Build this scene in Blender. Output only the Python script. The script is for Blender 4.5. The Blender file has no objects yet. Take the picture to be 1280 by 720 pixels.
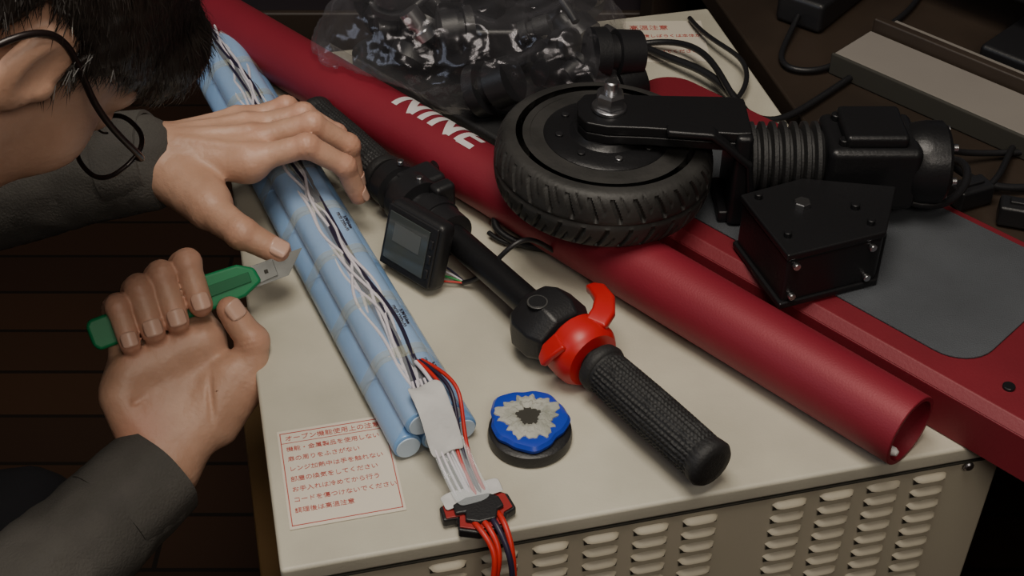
import bpy, bmesh, math, random
import numpy as np
from mathutils import Vector, Matrix
random.seed(4); rng=np.random.default_rng(7)
COL=bpy.context.collection
V=Vector

# ------------------------------------------------------------------ materials
def mat(name,col,rough=.5,metal=0,bump=0,bscale=200,var=0,vscale=8,spec=.5,alpha=1,coat=0,col2=None,trans=0,bdist=.001):
    m=bpy.data.materials.new(name); m.use_nodes=True
    nt=m.node_tree; N=nt.nodes; L=nt.links; b=N['Principled BSDF']
    b.inputs['Base Color'].default_value=(*col,1); b.inputs['Roughness'].default_value=rough
    b.inputs['Metallic'].default_value=metal; b.inputs['Specular IOR Level'].default_value=spec
    b.inputs['Alpha'].default_value=alpha; b.inputs['Coat Weight'].default_value=coat
    b.inputs['Transmission Weight'].default_value=trans
    tc=N.new('ShaderNodeTexCoord')
    if var or col2:
        n=N.new('ShaderNodeTexNoise'); n.inputs['Scale'].default_value=vscale; n.inputs['Detail'].default_value=6
        L.new(tc.outputs['Object'],n.inputs['Vector'])
        r=N.new('ShaderNodeValToRGB'); r.color_ramp.elements[0].position=.35; r.color_ramp.elements[1].position=.65
        c2=col2 if col2 else tuple(min(1,c*(1+var)) for c in col)
        c1=col if col2 else tuple(c*(1-var) for c in col)
        r.color_ramp.elements[0].color=(*c1,1); r.color_ramp.elements[1].color=(*c2,1)
        L.new(n.outputs['Fac'],r.inputs['Fac']); L.new(r.outputs['Color'],b.inputs['Base Color'])
    if bump:
        n=N.new('ShaderNodeTexNoise'); n.inputs['Scale'].default_value=bscale; n.inputs['Detail'].default_value=4
        L.new(tc.outputs['Object'],n.inputs['Vector'])
        bm=N.new('ShaderNodeBump'); bm.inputs['Strength'].default_value=bump; bm.inputs['Distance'].default_value=bdist
        L.new(n.outputs['Fac'],bm.inputs['Height']); L.new(bm.outputs['Normal'],b.inputs['Normal'])
    return m

def film(name,col,fac,rough=.12,edge=0,bd=.004,bs=45):
    m=bpy.data.materials.new(name); m.use_nodes=True
    nt=m.node_tree; N=nt.nodes; L=nt.links; N.clear()
    o=N.new('ShaderNodeOutputMaterial'); mx=N.new('ShaderNodeMixShader'); t=N.new('ShaderNodeBsdfTransparent')
    p=N.new('ShaderNodeBsdfPrincipled'); p.inputs['Base Color'].default_value=(*col,1); p.inputs['Roughness'].default_value=rough
    n=N.new('ShaderNodeTexNoise'); n.inputs['Scale'].default_value=bs; tc=N.new('ShaderNodeTexCoord'); L.new(tc.outputs['Object'],n.inputs['Vector'])
    bm=N.new('ShaderNodeBump'); bm.inputs['Strength'].default_value=.6; bm.inputs['Distance'].default_value=bd
    L.new(n.outputs['Fac'],bm.inputs['Height']); L.new(bm.outputs['Normal'],p.inputs['Normal'])
    if edge:
        p.inputs['Metallic'].default_value=.7
        lw=N.new('ShaderNodeLayerWeight'); lw.inputs[0].default_value=.35; L.new(bm.outputs['Normal'],lw.inputs['Normal'])
        mr=N.new('ShaderNodeMapRange'); mr.inputs[3].default_value=fac; mr.inputs[4].default_value=edge
        L.new(lw.outputs['Facing'],mr.inputs[0]); L.new(mr.outputs[0],mx.inputs[0])
    else: mx.inputs[0].default_value=fac
    L.new(t.outputs[0],mx.inputs[1]); L.new(p.outputs[0],mx.inputs[2]); L.new(mx.outputs[0],o.inputs[0])
    return m

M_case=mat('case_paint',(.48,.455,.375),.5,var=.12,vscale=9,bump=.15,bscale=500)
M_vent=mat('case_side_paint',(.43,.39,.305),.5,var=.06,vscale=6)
M_dark=mat('dark_slot',(.03,.028,.022),.8)
M_blk=mat('black_plastic',(.012,.012,.014),.42,bump=.2,bscale=600)
M_blkm=mat('black_metal',(.016,.016,.018),.36,metal=.4,bump=.2,bscale=350)
M_rub=mat('black_rubber',(.014,.014,.015),.62,bump=.5,bscale=500)
M_tyre=mat('tyre_rubber',(.026,.025,.024),.55,bump=.3,bscale=300,var=.3,vscale=30)
M_red=mat('red_anodised',(.225,.014,.029),.52,metal=.15,bump=.15,bscale=700,var=.08,vscale=6)
M_reddk=mat('red_deck_paint',(.16,.010,.019),.52,metal=.1,var=.12,bump=.15,bscale=400)
M_redpl=mat('red_plastic',(.48,.012,.014),.38)
M_pad=mat('grip_tape',(.058,.064,.074),.85,bump=.9,bscale=900,var=.15,vscale=12)
M_steel=mat('steel',(.55,.55,.57),.3,metal=1)
M_cell=mat('cell_sleeve_blue',(.17,.34,.62),.34,coat=.4,var=.06,vscale=20)
M_cellw=mat('cell_end_ring',(.50,.62,.76),.4)
M_ww=mat('white_wire',(.64,.60,.66),.4)
M_wb=mat('navy_wire',(.020,.016,.040),.4)
M_wr=mat('red_wire',(.48,.02,.015),.4)
M_wg=mat('green_wire',(.02,.25,.06),.4)
M_tape=film('strapping_tape',(.62,.64,.50),.26,.2)
M_film=film('clear_film',(.78,.84,.88),.18,.07)
M_bag=film('polythene',(.66,.64,.70),.04,.16,edge=.34,bd=.010,bs=30)
M_blue=mat('blue_vinyl',(.014,.045,.42),.32,coat=.35)
M_putty=mat('grey_putty',(.27,.28,.24),.75,bump=.8,bscale=120,col2=(.42,.42,.38),vscale=70)
M_paper=mat('label_paper',(.62,.57,.49),.6)
M_ink=mat('red_ink',(.42,.07,.06),.6)
M_white=mat('white_print',(.62,.59,.59),.5)
M_foam=mat('white_cloth_tape',(.52,.52,.52),.7,bump=.5,bscale=200)
M_green=mat('green_plastic',(.006,.20,.075),.48,spec=.35)
M_blade=mat('blade_steel',(.16,.165,.16),.45,metal=.6,var=.2,vscale=40)
def skin_mat():
    m=mat('skin',(.45,.26,.178),.46,col2=(.55,.33,.235),vscale=28,bump=.55,bscale=260,bdist=.0008)
    nt=m.node_tree;N=nt.nodes;L=nt.links;b=N['Principled BSDF']
    src=b.inputs['Base Color'].links[0].from_socket
    at=N.new('ShaderNodeAttribute'); at.attribute_name='warm'
    mx=N.new('ShaderNodeMix'); mx.data_type='RGBA'; mx.inputs[7].default_value=(.50,.20,.135,1)
    L.new(at.outputs['Fac'],mx.inputs[0]); L.new(src,mx.inputs[6]); L.new(mx.outputs[2],b.inputs['Base Color'])
    b.inputs['Subsurface Weight'].default_value=.08; b.inputs['Subsurface Radius'].default_value=(.01,.004,.002)
    return m
M_skin=skin_mat()
M_nail=mat('nail',(.56,.35,.27),.3)
M_hair=mat('black_hair',(.016,.012,.010),.42)
M_shirt=mat('charcoal_shirt',(.072,.067,.061),.85,bump=.8,bscale=500,var=.15,vscale=20)
M_pants=mat('dark_trousers',(.015,.015,.02),.85,bump=.4,bscale=300)
M_shoe=mat('shoe_leather',(.02,.015,.012),.4)
M_lcd=mat('lcd',(.055,.065,.065),.18,coat=.5)
M_wood=mat('table_wood',(.24,.14,.055),.5,col2=(.32,.19,.08),vscale=6)
M_dwood=mat('desk_wood',(.025,.017,.012),.5,col2=(.04,.027,.019),vscale=7)
M_beige=mat('beige_board',(.22,.20,.18),.55,var=.05)
M_lens=film('spectacle_lens',(.25,.27,.28),.22,.05)

def new(name,verts,faces,m,parent=None,smooth=False,auto=None):
    me=bpy.data.meshes.new(name); me.from_pydata([tuple(v) for v in verts],[],[tuple(f) for f in faces]); me.validate()
    o=bpy.data.objects.new(name,me); COL.objects.link(o); me.materials.append(m)
    if parent: o.parent=parent
    if smooth: me.shade_smooth()
    if auto is not None:
        me.shade_smooth(); me.set_sharp_from_angle(angle=math.radians(auto))
    return o
def root(name,loc=(0,0,0)):
    e=bpy.data.objects.new(name,None); e.empty_display_size=.02; COL.objects.link(e); return e
def bevel(o,w,seg=3):
    b=o.modifiers.new('b','BEVEL'); b.width=w; b.segments=seg; b.limit_method='ANGLE'; b.angle_limit=math.radians(35)
    o.data.shade_smooth(); w2=o.modifiers.new('wn','WEIGHTED_NORMAL'); return o
def prism(name,poly,z0,z1,m,parent=None,bev=0,inset=None):
    n=len(poly); vs=[(x,y,z0) for x,y in poly]+[(x,y,z1) for x,y in (inset or poly)]
    fs=[list(range(n))[::-1],list(range(n,2*n))]+[(i,(i+1)%n,n+(i+1)%n,n+i) for i in range(n)]
    o=new(name,vs,fs,m,parent)
    if bev: bevel(o,bev)
    return o
def frame(ax,ay,az,c):
    M=Matrix.Identity(4)
    for i in range(3):
        M[i][0]=ax[i];M[i][1]=ay[i];M[i][2]=az[i];M[i][3]=c[i]
    return M
def boxo(name,c,s,m,parent=None,M=None,bev=0):
    x,y,z=s[0]/2,s[1]/2,s[2]/2
    vs=[V((c[0]+i*x,c[1]+j*y,c[2]+k*z)) for i in(-1,1) for j in(-1,1) for k in(-1,1)]
    if M: vs=[M@v for v in vs]
    fs=[(0,1,3,2),(4,6,7,5),(0,4,5,1),(2,3,7,6),(0,2,6,4),(1,5,7,3)]
    o=new(name,vs,fs,m,parent)
    if bev: bevel(o,bev)
    return o
def ortho(d):
    d=d.normalized(); a=V((0,0,1)) if abs(d.z)<.9 else V((1,0,0))
    x=a.cross(d).normalized(); y=d.cross(x); return x,y,d
def lathe(name,p0,p1,prof,m,parent=None,seg=48,rfun=None,auto=35):
    """prof: list of (t metres along axis, radius)"""
    p0=V(p0);x,y,d=ortho(V(p1)-p0); vs=[];fs=[]
    for t,r in prof:
        for i in range(seg):
            a=2*math.pi*i/seg; rr=r if rfun is None else rfun(t,r,a)
            vs.append(p0+d*t+x*(math.cos(a)*rr)+y*(math.sin(a)*rr))
    n=len(prof)
    for k in range(n-1):
        for i in range(seg):
            j=(i+1)%seg; fs.append((k*seg+i,k*seg+j,(k+1)*seg+j,(k+1)*seg+i))
    if prof[0][1]>1e-5: fs.append(list(range(seg))[::-1])
    if prof[-1][1]>1e-5: fs.append([ (n-1)*seg+i for i in range(seg)])
    return new(name,vs,fs,m,parent,auto=auto)
def cyl(name,p0,p1,r,m,parent=None,seg=32,ch=.001):
    L=(V(p1)-V(p0)).length
    return lathe(name,p0,p1,[(0,max(r-ch,1e-4)),(ch,r),(L-ch,r),(L,max(r-ch,1e-4))],m,parent,seg)
def wire(name,pts,r,m,parent=None,res=8):
    cu=bpy.data.curves.new(name,'CURVE'); cu.dimensions='3D'; cu.bevel_depth=r; cu.bevel_resolution=3; cu.resolution_u=res; cu.use_fill_caps=True
    s=cu.splines.new('NURBS'); s.points.add(len(pts)-1)
    for p,q in zip(s.points,pts): p.co=(*q,1)
    s.use_endpoint_u=True; s.order_u=4 if len(pts)>3 else len(pts)
    cu.materials.append(m); o=bpy.data.objects.new(name,cu); COL.objects.link(o)
    if parent:o.parent=parent
    return o
def text(name,body,size,M,m,parent=None,ext=.0002,align='LEFT',bold=0):
    cu=bpy.data.curves.new(name,'FONT'); cu.body=body; cu.size=size; cu.extrude=ext; cu.align_x=align; cu.offset=bold
    cu.materials.append(m); o=bpy.data.objects.new(name,cu); COL.objects.link(o); o.matrix_world=M
    if parent: o.parent=parent
    return o

# ------------------------------------------------------------------ SDF surface nets
def segd(P,a,b,ra,rb):
    a=np.array(a);b=np.array(b);ab=b-a;t=np.clip(((P-a)@ab)/(ab@ab+1e-12),0,1)
    return np.linalg.norm(P-(a+t[:,None]*ab),axis=1)-(ra+(rb-ra)*t)
def elld(P,c,r,R=None):
    q=P-np.array(c)
    if R is not None: q=q@R
    r=np.array(r);k0=np.linalg.norm(q/r,axis=1);k1=np.linalg.norm(q/(r*r),axis=1)
    return k0*(k0-1)/np.maximum(k1,1e-9)
def smin(a,b,k):
    h=np.maximum(k-np.abs(a-b),0)/k; return np.minimum(a,b)-h*h*k*.25
def smax(a,b,k): return -smin(-a,-b,k)
def nets(name,f,lo,hi,h,m,parent=None,M=None):
    lo=np.array(lo,float);hi=np.array(hi,float);n=np.ceil((hi-lo)/h).astype(int)+1
    ax=[lo[i]+h*np.arange(n[i]) for i in range(3)]
    G=np.stack(np.meshgrid(*ax,indexing='ij'),-1).reshape(-1,3)
    F=np.concatenate([f(G[i:i+300000]) for i in range(0,len(G),300000)]).reshape(n)
    s=F<0
    c=np.zeros(n-1,int)
    for i in(0,1):
        for j in(0,1):
            for k in(0,1): c+=s[i:n[0]-1+i,j:n[1]-1+j,k:n[2]-1+k]
    mk=(c>0)&(c<8); idx=-np.ones(n-1,int); idx[mk]=np.arange(mk.sum())
    I=np.argwhere(mk); P=lo+(I+.5)*h
    for it in range(4):
        e=h*.25; d=f(P); g=np.stack([f(P+np.eye(3)[i]*e)-f(P-np.eye(3)[i]*e) for i in range(3)],1)/(2*e)
        gn=np.maximum((g*g).sum(1),.2); st=-(d/gn)[:,None]*g
        ln=np.linalg.norm(st,axis=1,keepdims=True); st*=np.minimum(1,h*.6/np.maximum(ln,1e-9)); P=P+st
    fs=[]
    for a in range(3):
        b,cc=(a+1)%3,(a+2)%3
        sl0=[slice(None)]*3; sl1=[slice(None)]*3
        sl0[a]=slice(0,n[a]-1); sl1[a]=slice(1,n[a])
        for q in(b,cc): sl0[q]=slice(1,n[q]-1); sl1[q]=slice(1,n[q]-1)
        A=s[tuple(sl0)];B=s[tuple(sl1)]
        E=np.argwhere(A!=B); ins=A[tuple(E.T)]
        E=E.copy(); E[:,b]+=1; E[:,cc]+=1
        def at(db,dc):
            T=E.copy();T[:,b]+=db;T[:,cc]+=dc; return idx[tuple(T.T)]
        q=np.stack([at(-1,-1),at(0,-1),at(0,0),at(-1,0)],1)
        q[~ins]=q[~ins][:,::-1]; fs.append(q)
    fs=np.concatenate(fs)
    if M is not None:
        Mn=np.array(M); P=P@Mn[:3,:3].T+Mn[:3,3]
    return new(name,P.tolist(),fs.tolist(),m,parent,smooth=True),P

# ------------------------------------------------------------------ camera
cam=bpy.data.cameras.new('camera'); co=bpy.data.objects.new('camera',cam); COL.objects.link(co)
cam.lens=47.8125; cam.clip_start=.02; co.location=(0,0,1.52); co.rotation_euler=(math.radians(50),0,0)
bpy.context.scene.camera=co

# ------------------------------------------------------------------ room
def plank_floor():
    m=bpy.data.materials.new('floor_boards'); m.use_nodes=True; nt=m.node_tree;N=nt.nodes;L=nt.links;b=N['Principled BSDF']
    tc=N.new('ShaderNodeTexCoord'); br=N.new('ShaderNodeTexBrick'); br.inputs['Scale'].default_value=2.2
    br.inputs['Color1'].default_value=(.045,.020,.009,1); br.inputs['Color2'].default_value=(.030,.014,.007,1); br.inputs['Mortar'].default_value=(.01,.006,.003,1)
    br.inputs['Mortar Size'].default_value=.008; br.inputs['Brick Width'].default_value=2.2; br.inputs['Row Height'].default_value=.22
    L.new(tc.outputs['Object'],br.inputs['Vector']); L.new(br.outputs['Color'],b.inputs['Base Color']); b.inputs['Roughness'].default_value=.5
    return m
M_wall=mat('wall_paint',(.16,.14,.14),.8,bump=.1,bscale=60)
boxo('floor',(0,1.0,-.02),(4.4,4.4,.04),plank_floor())
boxo('wall_back',(0,3.22,1.2),(4.4,.04,2.4),M_wall)
boxo('wall_left',(-2.22,1.0,1.2),(.04,4.4,2.4),M_wall)
boxo('wall_right',(2.22,1.0,1.2),(.04,4.4,2.4),M_wall)
boxo('wall_front',(0,-1.22,1.2),(4.4,.04,2.4),M_wall)
boxo('ceiling',(0,1.0,2.42),(4.4,4.4,.04),mat('ceiling_paint',(.35,.33,.31),.8))
boxo('baseboard_back',(0,3.19,.04),(4.4,.02,.08),M_dwood)

# ------------------------------------------------------------------ oven-like case
ang=math.radians(13)
EX=V((math.cos(ang),math.sin(ang),0));EY=V((-math.sin(ang),math.cos(ang),0));EZ=V((0,0,1))
BM=frame(EX,EY,EZ,V((-.153,.567,.80)))   # origin: near-left top corner; x right, y back
case=root('metal_appliance_case')
W=.530;D=.665
boxo('case_top_panel',(W/2,D/2,-.0075),(W,D,.015),M_case,case,BM,.003)
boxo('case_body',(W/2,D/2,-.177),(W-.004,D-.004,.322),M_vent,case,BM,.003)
lv=[];lf=[];sv=[];sf=[]
def louvre(cx,cz,w=.027,hh=.0052):
    n=10
    base=len(lv)
    for i in range(n+1):
        t=i/n*2-1; e=math.sqrt(max(0,1-abs(t)**4))
        x=cx+t*w/2
        lv.append(BM@V((x,.0018,cz+hh*.5*e)))
        lv.append(BM@V((x,.0018-.0042*e,cz+hh*.15*e)))
        lv.append(BM@V((x,.0018-.0050*e,cz-hh*.25*e)))
    for i in range(n):
        a=base+i*3
        lf.append((a,a+3,a+4,a+1)); lf.append((a+1,a+4,a+5,a+2))
    b=len(sv)
    for x,z in((-w/2*.93,-.0058),(w/2*.93,-.0058),(w/2*.93,-.0006),(-w/2*.93,-.0006)):
        sv.append(BM@V((cx+x,.0008,cz+z)))
    sf.append((b,b+1,b+2,b+3))
for r in range(14):
    z=-.026-r*.0145
    for cx in [ .112+i*.0365 for i in range(6)]: louvre(cx,z)
    for cx in [ .362+i*.0365 for i in range(4)]: louvre(cx,z)
new('louvres',lv,lf,M_vent,case,smooth=True); new('louvre_slots',sv,sf,M_dark,case)
boxo('seam',(W/2,.0012,-.0165),(W-.01,.002,.0015),M_dark,case,BM)
for x in(.03,W-.03):
    p=BM@V((x,.0005,-.02)); cyl('screw',p,p+EY*-.003,.004,M_steel,case,16)
for i in (0,1):
    for j in (0,1):
        p=BM@V((.04+i*(W-.08),.04+j*(D-.08),-.338)); cyl('foot',p,p+V((0,0,-.012)),.014,M_blk,case,16)
# label on the top
LM=BM@Matrix.Translation((.050,.080,.0))
lab=root('caution_label')
boxo('paper',(0,0,.0006),(.080,.094,.0008),M_paper,lab,LM)
bx=.0011
for a,b,c,d in((0,.044,.076,.0007),(0,-.044,.076,.0007),(0,.034,.076,.0005)): boxo('border',(a,b,bx),(c,d,.0002),M_ink,lab,LM)
for a in(-.038,.038): boxo('border_side',(a,0,bx),(.0007,.089,.0002),M_ink,lab,LM)
T=lambda x,y:LM@Matrix.Translation((x,y,.0011))
text('label_title','オーブン機能使用上の注意',.0058,T(-.035,.0365),M_ink,lab)
for i,s_ in enumerate(['機能・金属製品を使用しない','扉の周りをふさがない','レンジ加熱中は手を触れない','部屋の換気をしてください','お手入れは冷めてから行う','コードを傷つけないでください','調理後は高温注意']):
    text('label_line',s_,.0052,T(-.035,.026-i*.0098),M_ink,lab)
lab2=root('rating_label')
LM2=BM@Matrix.Translation((.462,.605,.0))@Matrix.Rotation(math.radians(-12),4,'Z')
boxo('paper',(0,0,.0006),(.085,.085,.0008),M_paper,lab2,LM2)
for i,s_ in enumerate(['高温注意','使用後しばらくは本体が','熱くなっています','さわらないでください']):
    text('label_line',s_,.0105 if i==0 else .0068,LM2@Matrix.Translation((-.036,.024-i*.016,.0011)),M_ink,lab2)
# stand
st=root('wooden_table')
boxo('top',(W/2-.0,D/2,-.365),(W+.06,D+.06,.03),M_wood,st,BM,.004)
for i in(0,1):
    for j in(0,1): boxo('leg',(-.01+i*(W+.02),.0+j*D,-.59),(.045,.045,.42),M_wood,st,BM,.003)
boxo('apron',(W/2,.0,-.41),(W-.03,.02,.06),M_wood,st,BM); boxo('apron',(W/2,D,-.41),(W-.03,.02,.06),M_wood,st,BM)

# ------------------------------------------------------------------ desk on right
desk=root('work_desk')
boxo('top',(.545+.5,.42,-.0125),(1.0,1.25,.025),M_dwood,desk,BM,.003)
for i in(0,1):
    for j in(0,1): boxo('leg',(.59+i*.9,-.13+j*1.1,-.4125),(.05,.05,.775),M_dwood,desk,BM,.003)

# ------------------------------------------------------------------ battery pack
bp=root('battery_pack')
P0=V((-.298,1.21,.80));P1=V((-.0530,.674,.80)); bd=(P1-P0).normalized(); bs=V((bd.y,-bd.x,0))*1.0
if bs.x>0: bs=-bs
R=.0107; zc=[R+.0005, R+.0005+R*1.74]
cols=[(-2*R,zc[0]),(0,zc[0]),(2*R,zc[0]),(-R,zc[1]),(R,zc[1])]
cell_prof=[(0,.0065),(.0002,.0090),(.001,R-.0001),(.002,R),(.063,R),(.0638,R-.0003),(.0645,.0092)]
for (o_,z_) in cols:
    for i in range(9):
        a=P0+bd*(i*.0651)+bs*o_+V((0,0,z_))
        lathe('cell',a,a+bd,cell_prof,M_cell,bp,24)
    for e,sg in((0,-1),(9,1)):
        a=P0+bd*(e*.0651-(.0003 if e else 0))+bs*o_+V((0,0,z_))
        cyl('cell_end',a,a+bd*sg*.0012,.0090,M_cellw,bp,24,.0003)
def hull(g):
    pts=[]
    for (o_,z_) in cols:
        for k in range(24):
            t=2*math.pi*k/24; pts.append((o_+math.cos(t)*(R+g),z_+math.sin(t)*(R+g)))
    pts=sorted(set(pts)); 
    def cr(o,a,b): return (a[0]-o[0])*(b[1]-o[1])-(a[1]-o[1])*(b[0]-o[0])
    lo=[]
    for p in pts:
        while len(lo)>1 and cr(lo[-2],lo[-1],p)<=0: lo.pop()
        lo.append(p)
    up=[]
    for p in pts[::-1]:
        while len(up)>1 and cr(up[-2],up[-1],p)<=0: up.pop()
        up.append(p)
    return lo[:-1]+up[:-1]
def band(name,t0,t1,g,m):
    h=hull(g);n=len(h);vs=[];steps=max(2,int((t1-t0)/.01))
    for k in range(steps):
        t=t0+(t1-t0)*k/(steps-1)
        for (o_,z_) in h: vs.append(P0+bd*t+bs*o_+V((0,0,max(z_,.0002))))
    fs=[(k*n+i,k*n+(i+1)%n,(k+1)*n+(i+1)%n,(k+1)*n+i) for k in range(steps-1) for i in range(n)]
    return new(name,vs,fs,m,bp,smooth=True)
for i in range(1,9): band('tape_band',i*.0651-.006,i*.0651+.006,.0007,M_tape)
band('film',.002,.584,.0004,M_film)
gz=zc[1]+R*.55
def groove(t,off,dz): return P0+bd*t+bs*off+V((0,0,gz+dz))
def drift(t,k,f):
    q=np.random.default_rng(k).uniform(0,6,4); return .5*math.sin(t*f+q[0])+.3*math.sin(t*f*1.9+q[1])+.2*math.sin(t*f*3.7+q[2])
for j in range(7):
    pts=[groove(t,.0012+.0115*drift(t,j,18)+.0010*(j-3),.0036+.0032*drift(t,j+40,22)) for t in np.arange(-.01,.60,.012)]
    wire('sense_wire',pts,.00130,M_ww,bp)
for j in range(6):
    pts=[groove(t,-.0020+.0085*drift(t,20,9)+.0018*(j-2.5)+.0025*drift(t,j+60,14),.0032+.0030*drift(t,j+80,17)) for t in np.arange(-.01,.60,.015)]
    wire('power_wire',pts,.0015,M_wb,bp)
for i in(7,8,5,3):
    for ln in range(2):
        a=P0+bd*(i*.0651+.012+.006*ln)+bs*(-R*1.1-.004*ln)
        Mt=frame(bd,-bs,V((0,0,1)),a+V((0,0,zc[1]+R-.0003-.0009*ln))); text('cell_print',['18650 2200mAh','3.7V Li-ion'][ln],.0042,Mt,M_wb,bp,.0004)
E=P1+bd*.0
def EP(t,o_,z): return E+bd*t+bs*o_+V((0,0,z))
def ribbon(name,rows,m,th=.0012):
    vs=[];fs=[];n=len(rows[0])
    for r in rows:
        for p in r: vs.append(p)
    for k in range(len(rows)-1):
        for i in range(n-1): fs.append((k*n+i,k*n+i+1,(k+1)*n+i+1,(k+1)*n+i))
    o=new(name,vs,fs,m,bp,smooth=True); s=o.modifiers.new('s','SOLIDIFY'); s.thickness=th; s.offset=0
    u=o.modifiers.new('u','SUBSURF'); u.levels=2; u.render_levels=2; return o
ribbon('cloth_tape',[[EP(t,o_,z+.003*math.sin(k*2.3+i*1.9)) for i,o_ in enumerate((-.011,-.005,.003,.009,.014))] for k,(t,z) in enumerate(((-.022,.049),(-.012,.052),(-.002,.050),(.008,.041),(.018,.031),(.026,.025)))],M_foam)
ribbon('clear_strip',[[EP(t,o_,z+.0015*math.sin(k*3+i*2)) for i,o_ in enumerate((-.014,-.004,.006,.012))] for k,(t,z) in enumerate(((.012,.030),(.03,.021),(.05,.017),(.068,.016)))],M_film,.0006)
for j in range(4):
    m_=[M_wr,M_wb,M_wr,M_ww][j]; o0=-.016+.005*j
    wire('lead',[EP(-.050,o0*.3-.004,.045),EP(-.02,o0-.006,.050),EP(.0,o0-.004,.045),EP(.018,o0*.8,.024),EP(.04,o0*.7,.014+.003*math.sin(j)),EP(.062,o0*.7,.012)],.0015,m_,bp)
for j in range(4):
    wire('sense_fan',[EP(-.03,.006-.003*j,.046),EP(-.005,.012-.004*j,.050),EP(.012,.010-.003*j,.036),EP(.03,.010-.004*j,.019),EP(.058,.008-.004*j,.012)],.001,M_ww,bp)
pb=[EP(.056,-.018,0),EP(.052,.006,0),EP(.056,.022,0),EP(.068,.024,0),EP(.070,.014,0),EP(.080,.018,0),EP(.088,.006,0),EP(.090,-.012,0),EP(.080,-.018,0),EP(.078,-.026,0),EP(.064,-.026,0)]
prism('protection_board',[(p.x,p.y) for p in pb],.8025,.810,M_blk,bp,.0015)
prism('circuit_layer',[(p.x*.90+EP(.07,0,0).x*.10,p.y*.90+EP(.07,0,0).y*.10) for p in pb],.8101,.8115,mat('pcb_red',(.28,.02,.02),.4),bp,.0004)
prism('board_foam',[(p.x*.66+EP(.073,-.001,0).x*.34,p.y*.66+EP(.073,-.001,0).y*.34) for p in pb],.8116,.815,M_blk,bp,.0012)
ribbon('torn_wrap',[[EP(t,o_,.0135+.0022*math.sin(k*2.1+i*2.7)) for i,o_ in enumerate((-.024,-.012,.0,.012,.020))] for k,t in enumerate((.050,.055,.060,.064))],M_foam,.0008)
for j in range(4):
    o0=-.012+.006*j; m_=[M_wr,M_wb,M_wr,M_wr][j]
    e0=EP(.078,o0,.011); 
    wire('output_lead',[e0,e0+bd*.010+V((0,0,.004)),e0+bd*.024+V((.003*j,-.002,-.004)),e0+bd*.028+V((.006*math.sin(j*2),-.008,-.03)),e0+bd*.026+V((.012*math.sin(j*3),-.010,-.07)),e0+bd*.024+V((.006*j,-.012,-.11))],.0021,m_,bp)

# ------------------------------------------------------------------ handlebar
hb=root('scooter_handlebar')
A0=V((-.187,1.081,.828));A1=V((.141,.630,.828));hd=(A1-A0).normalized();hs=V((-hd.y,hd.x,0))
HL=(A1-A0).length
H=lambda t,s=0,z=0:A0+hd*t+hs*s+V((0,0,z))
cyl('bar_tube',H(.02),H(HL-.02),.0118,M_blkm,hb,40)
def gripprof(L):
    pr=[(0,.012),(.001,.0185),(.006,.0195),(.009,.0185)]
    n=int((L-.02)/.0012)
    for i in range(n):
        t=.010+i*.0012; pr.append((t,.0165+.0009*math.sin(math.pi*(t/L))))
    pr+=[(L-.008,.0180),(L-.003,.0185),(L,.0165),(L+.001,.010)]
    return pr
def gr(t,r,a):
    k=math.sin(a*14+t*900)*math.sin(a*14-t*900)
    return r+(.0007 if k>.12 else -.0004) if .012<t<.118 else r
lathe('grip',H(.132),H(0),gripprof(.13),M_rub,hb,160,gr,auto=60)
lathe('grip',H(.426),H(.556),gripprof(.126),M_rub,hb,160,gr,auto=60)
lathe('brake_clamp',H(.136),H(.2),[(0,.013),(.001,.0215),(.016,.022),(.018,.017),(.028,.017),(.029,.024),(.05,.0245),(.052,.016),(.060,.016),(.061,.021),(.078,.021),(.080,.013)],M_blk,hb,40)
boxo('brake_block',(0,0,0),(.030,.036,.030),M_blk,hb,frame(hd,hs,EZ,H(.165,.014,.004)),.005)
wire('brake_lever',[H(.160,.03,.008),H(.145,.045,.008),H(.120,.052,.006),H(.08,.050,.004),H(.04,.046,.002)],.0042,M_blkm,hb)
boxo('bell_clip',(0,0,0),(.014,.020,.026),M_blk,hb,frame(hd,hs,EZ,H(.196,.016,.012)),.004)
for s_ in(.15,.18): 
    p=H(s_,.004,.0235); cyl('bolt',p,p+V((0,0,.004)),.003,M_steel,hb,12,.0005)
du=V((.74,-.67,0)).normalized(); w_=V((.67,.74,0)).normalized(); a_=math.radians(18)
dv=(EZ*math.cos(a_)+w_*math.sin(a_)).normalized()
DM=frame(du,dv,du.cross(dv),V((-.083,.868,.8365)))
boxo('display_body',(0,0,-.009),(.062,.060,.018),M_blk,hb,DM,.006)
boxo('display_bezel',(0,0,.0005),(.056,.054,.003),M_blk,hb,DM,.002)
boxo('display_screen',(-.002,.001,.0024),(.045,.042,.0012),M_lcd,hb,DM,.0005)
boxo('screen_segment',(-.002,.006,.0032),(.030,.016,.0003),mat('lcd_segment',(.10,.11,.11),.3),hb,DM)
for i in range(3): boxo('display_button',(.0240,-.014+i*.013,.002),(.004,.008,.003),M_blk,hb,DM,.001)
boxo('display_mount',(0,0,0),(.032,.050,.022),M_blk,hb,frame(hd,hs,EZ,H(.213,-.016,.0)),.005)
lathe('display_clamp',H(.200),H(.236),[(0,.013),(.001,.0195),(.034,.0195),(.036,.013)],M_blk,hb,32)
hm=frame(hs,EZ,hd,H(.345))
vs=[];prof=[(0,.012),(.004,.022),(.016,.028),(.034,.028),(.044,.023),(.048,.013)]
for t,r in prof:
    for i in range(8):
        a=math.pi/8+2*math.pi*i/8; k=1.0 if math.cos(a)>-.2 else 1.22
        vs.append(hm@V((math.cos(a)*r*k,max(math.sin(a)*r,-.0275),t)))
fs=[(k*8+i,k*8+(i+1)%8,(k+1)*8+(i+1)%8,(k+1)*8+i) for k in range(5) for i in range(8)]+[tuple(range(8))[::-1],tuple(40+i for i in range(8))]
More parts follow.
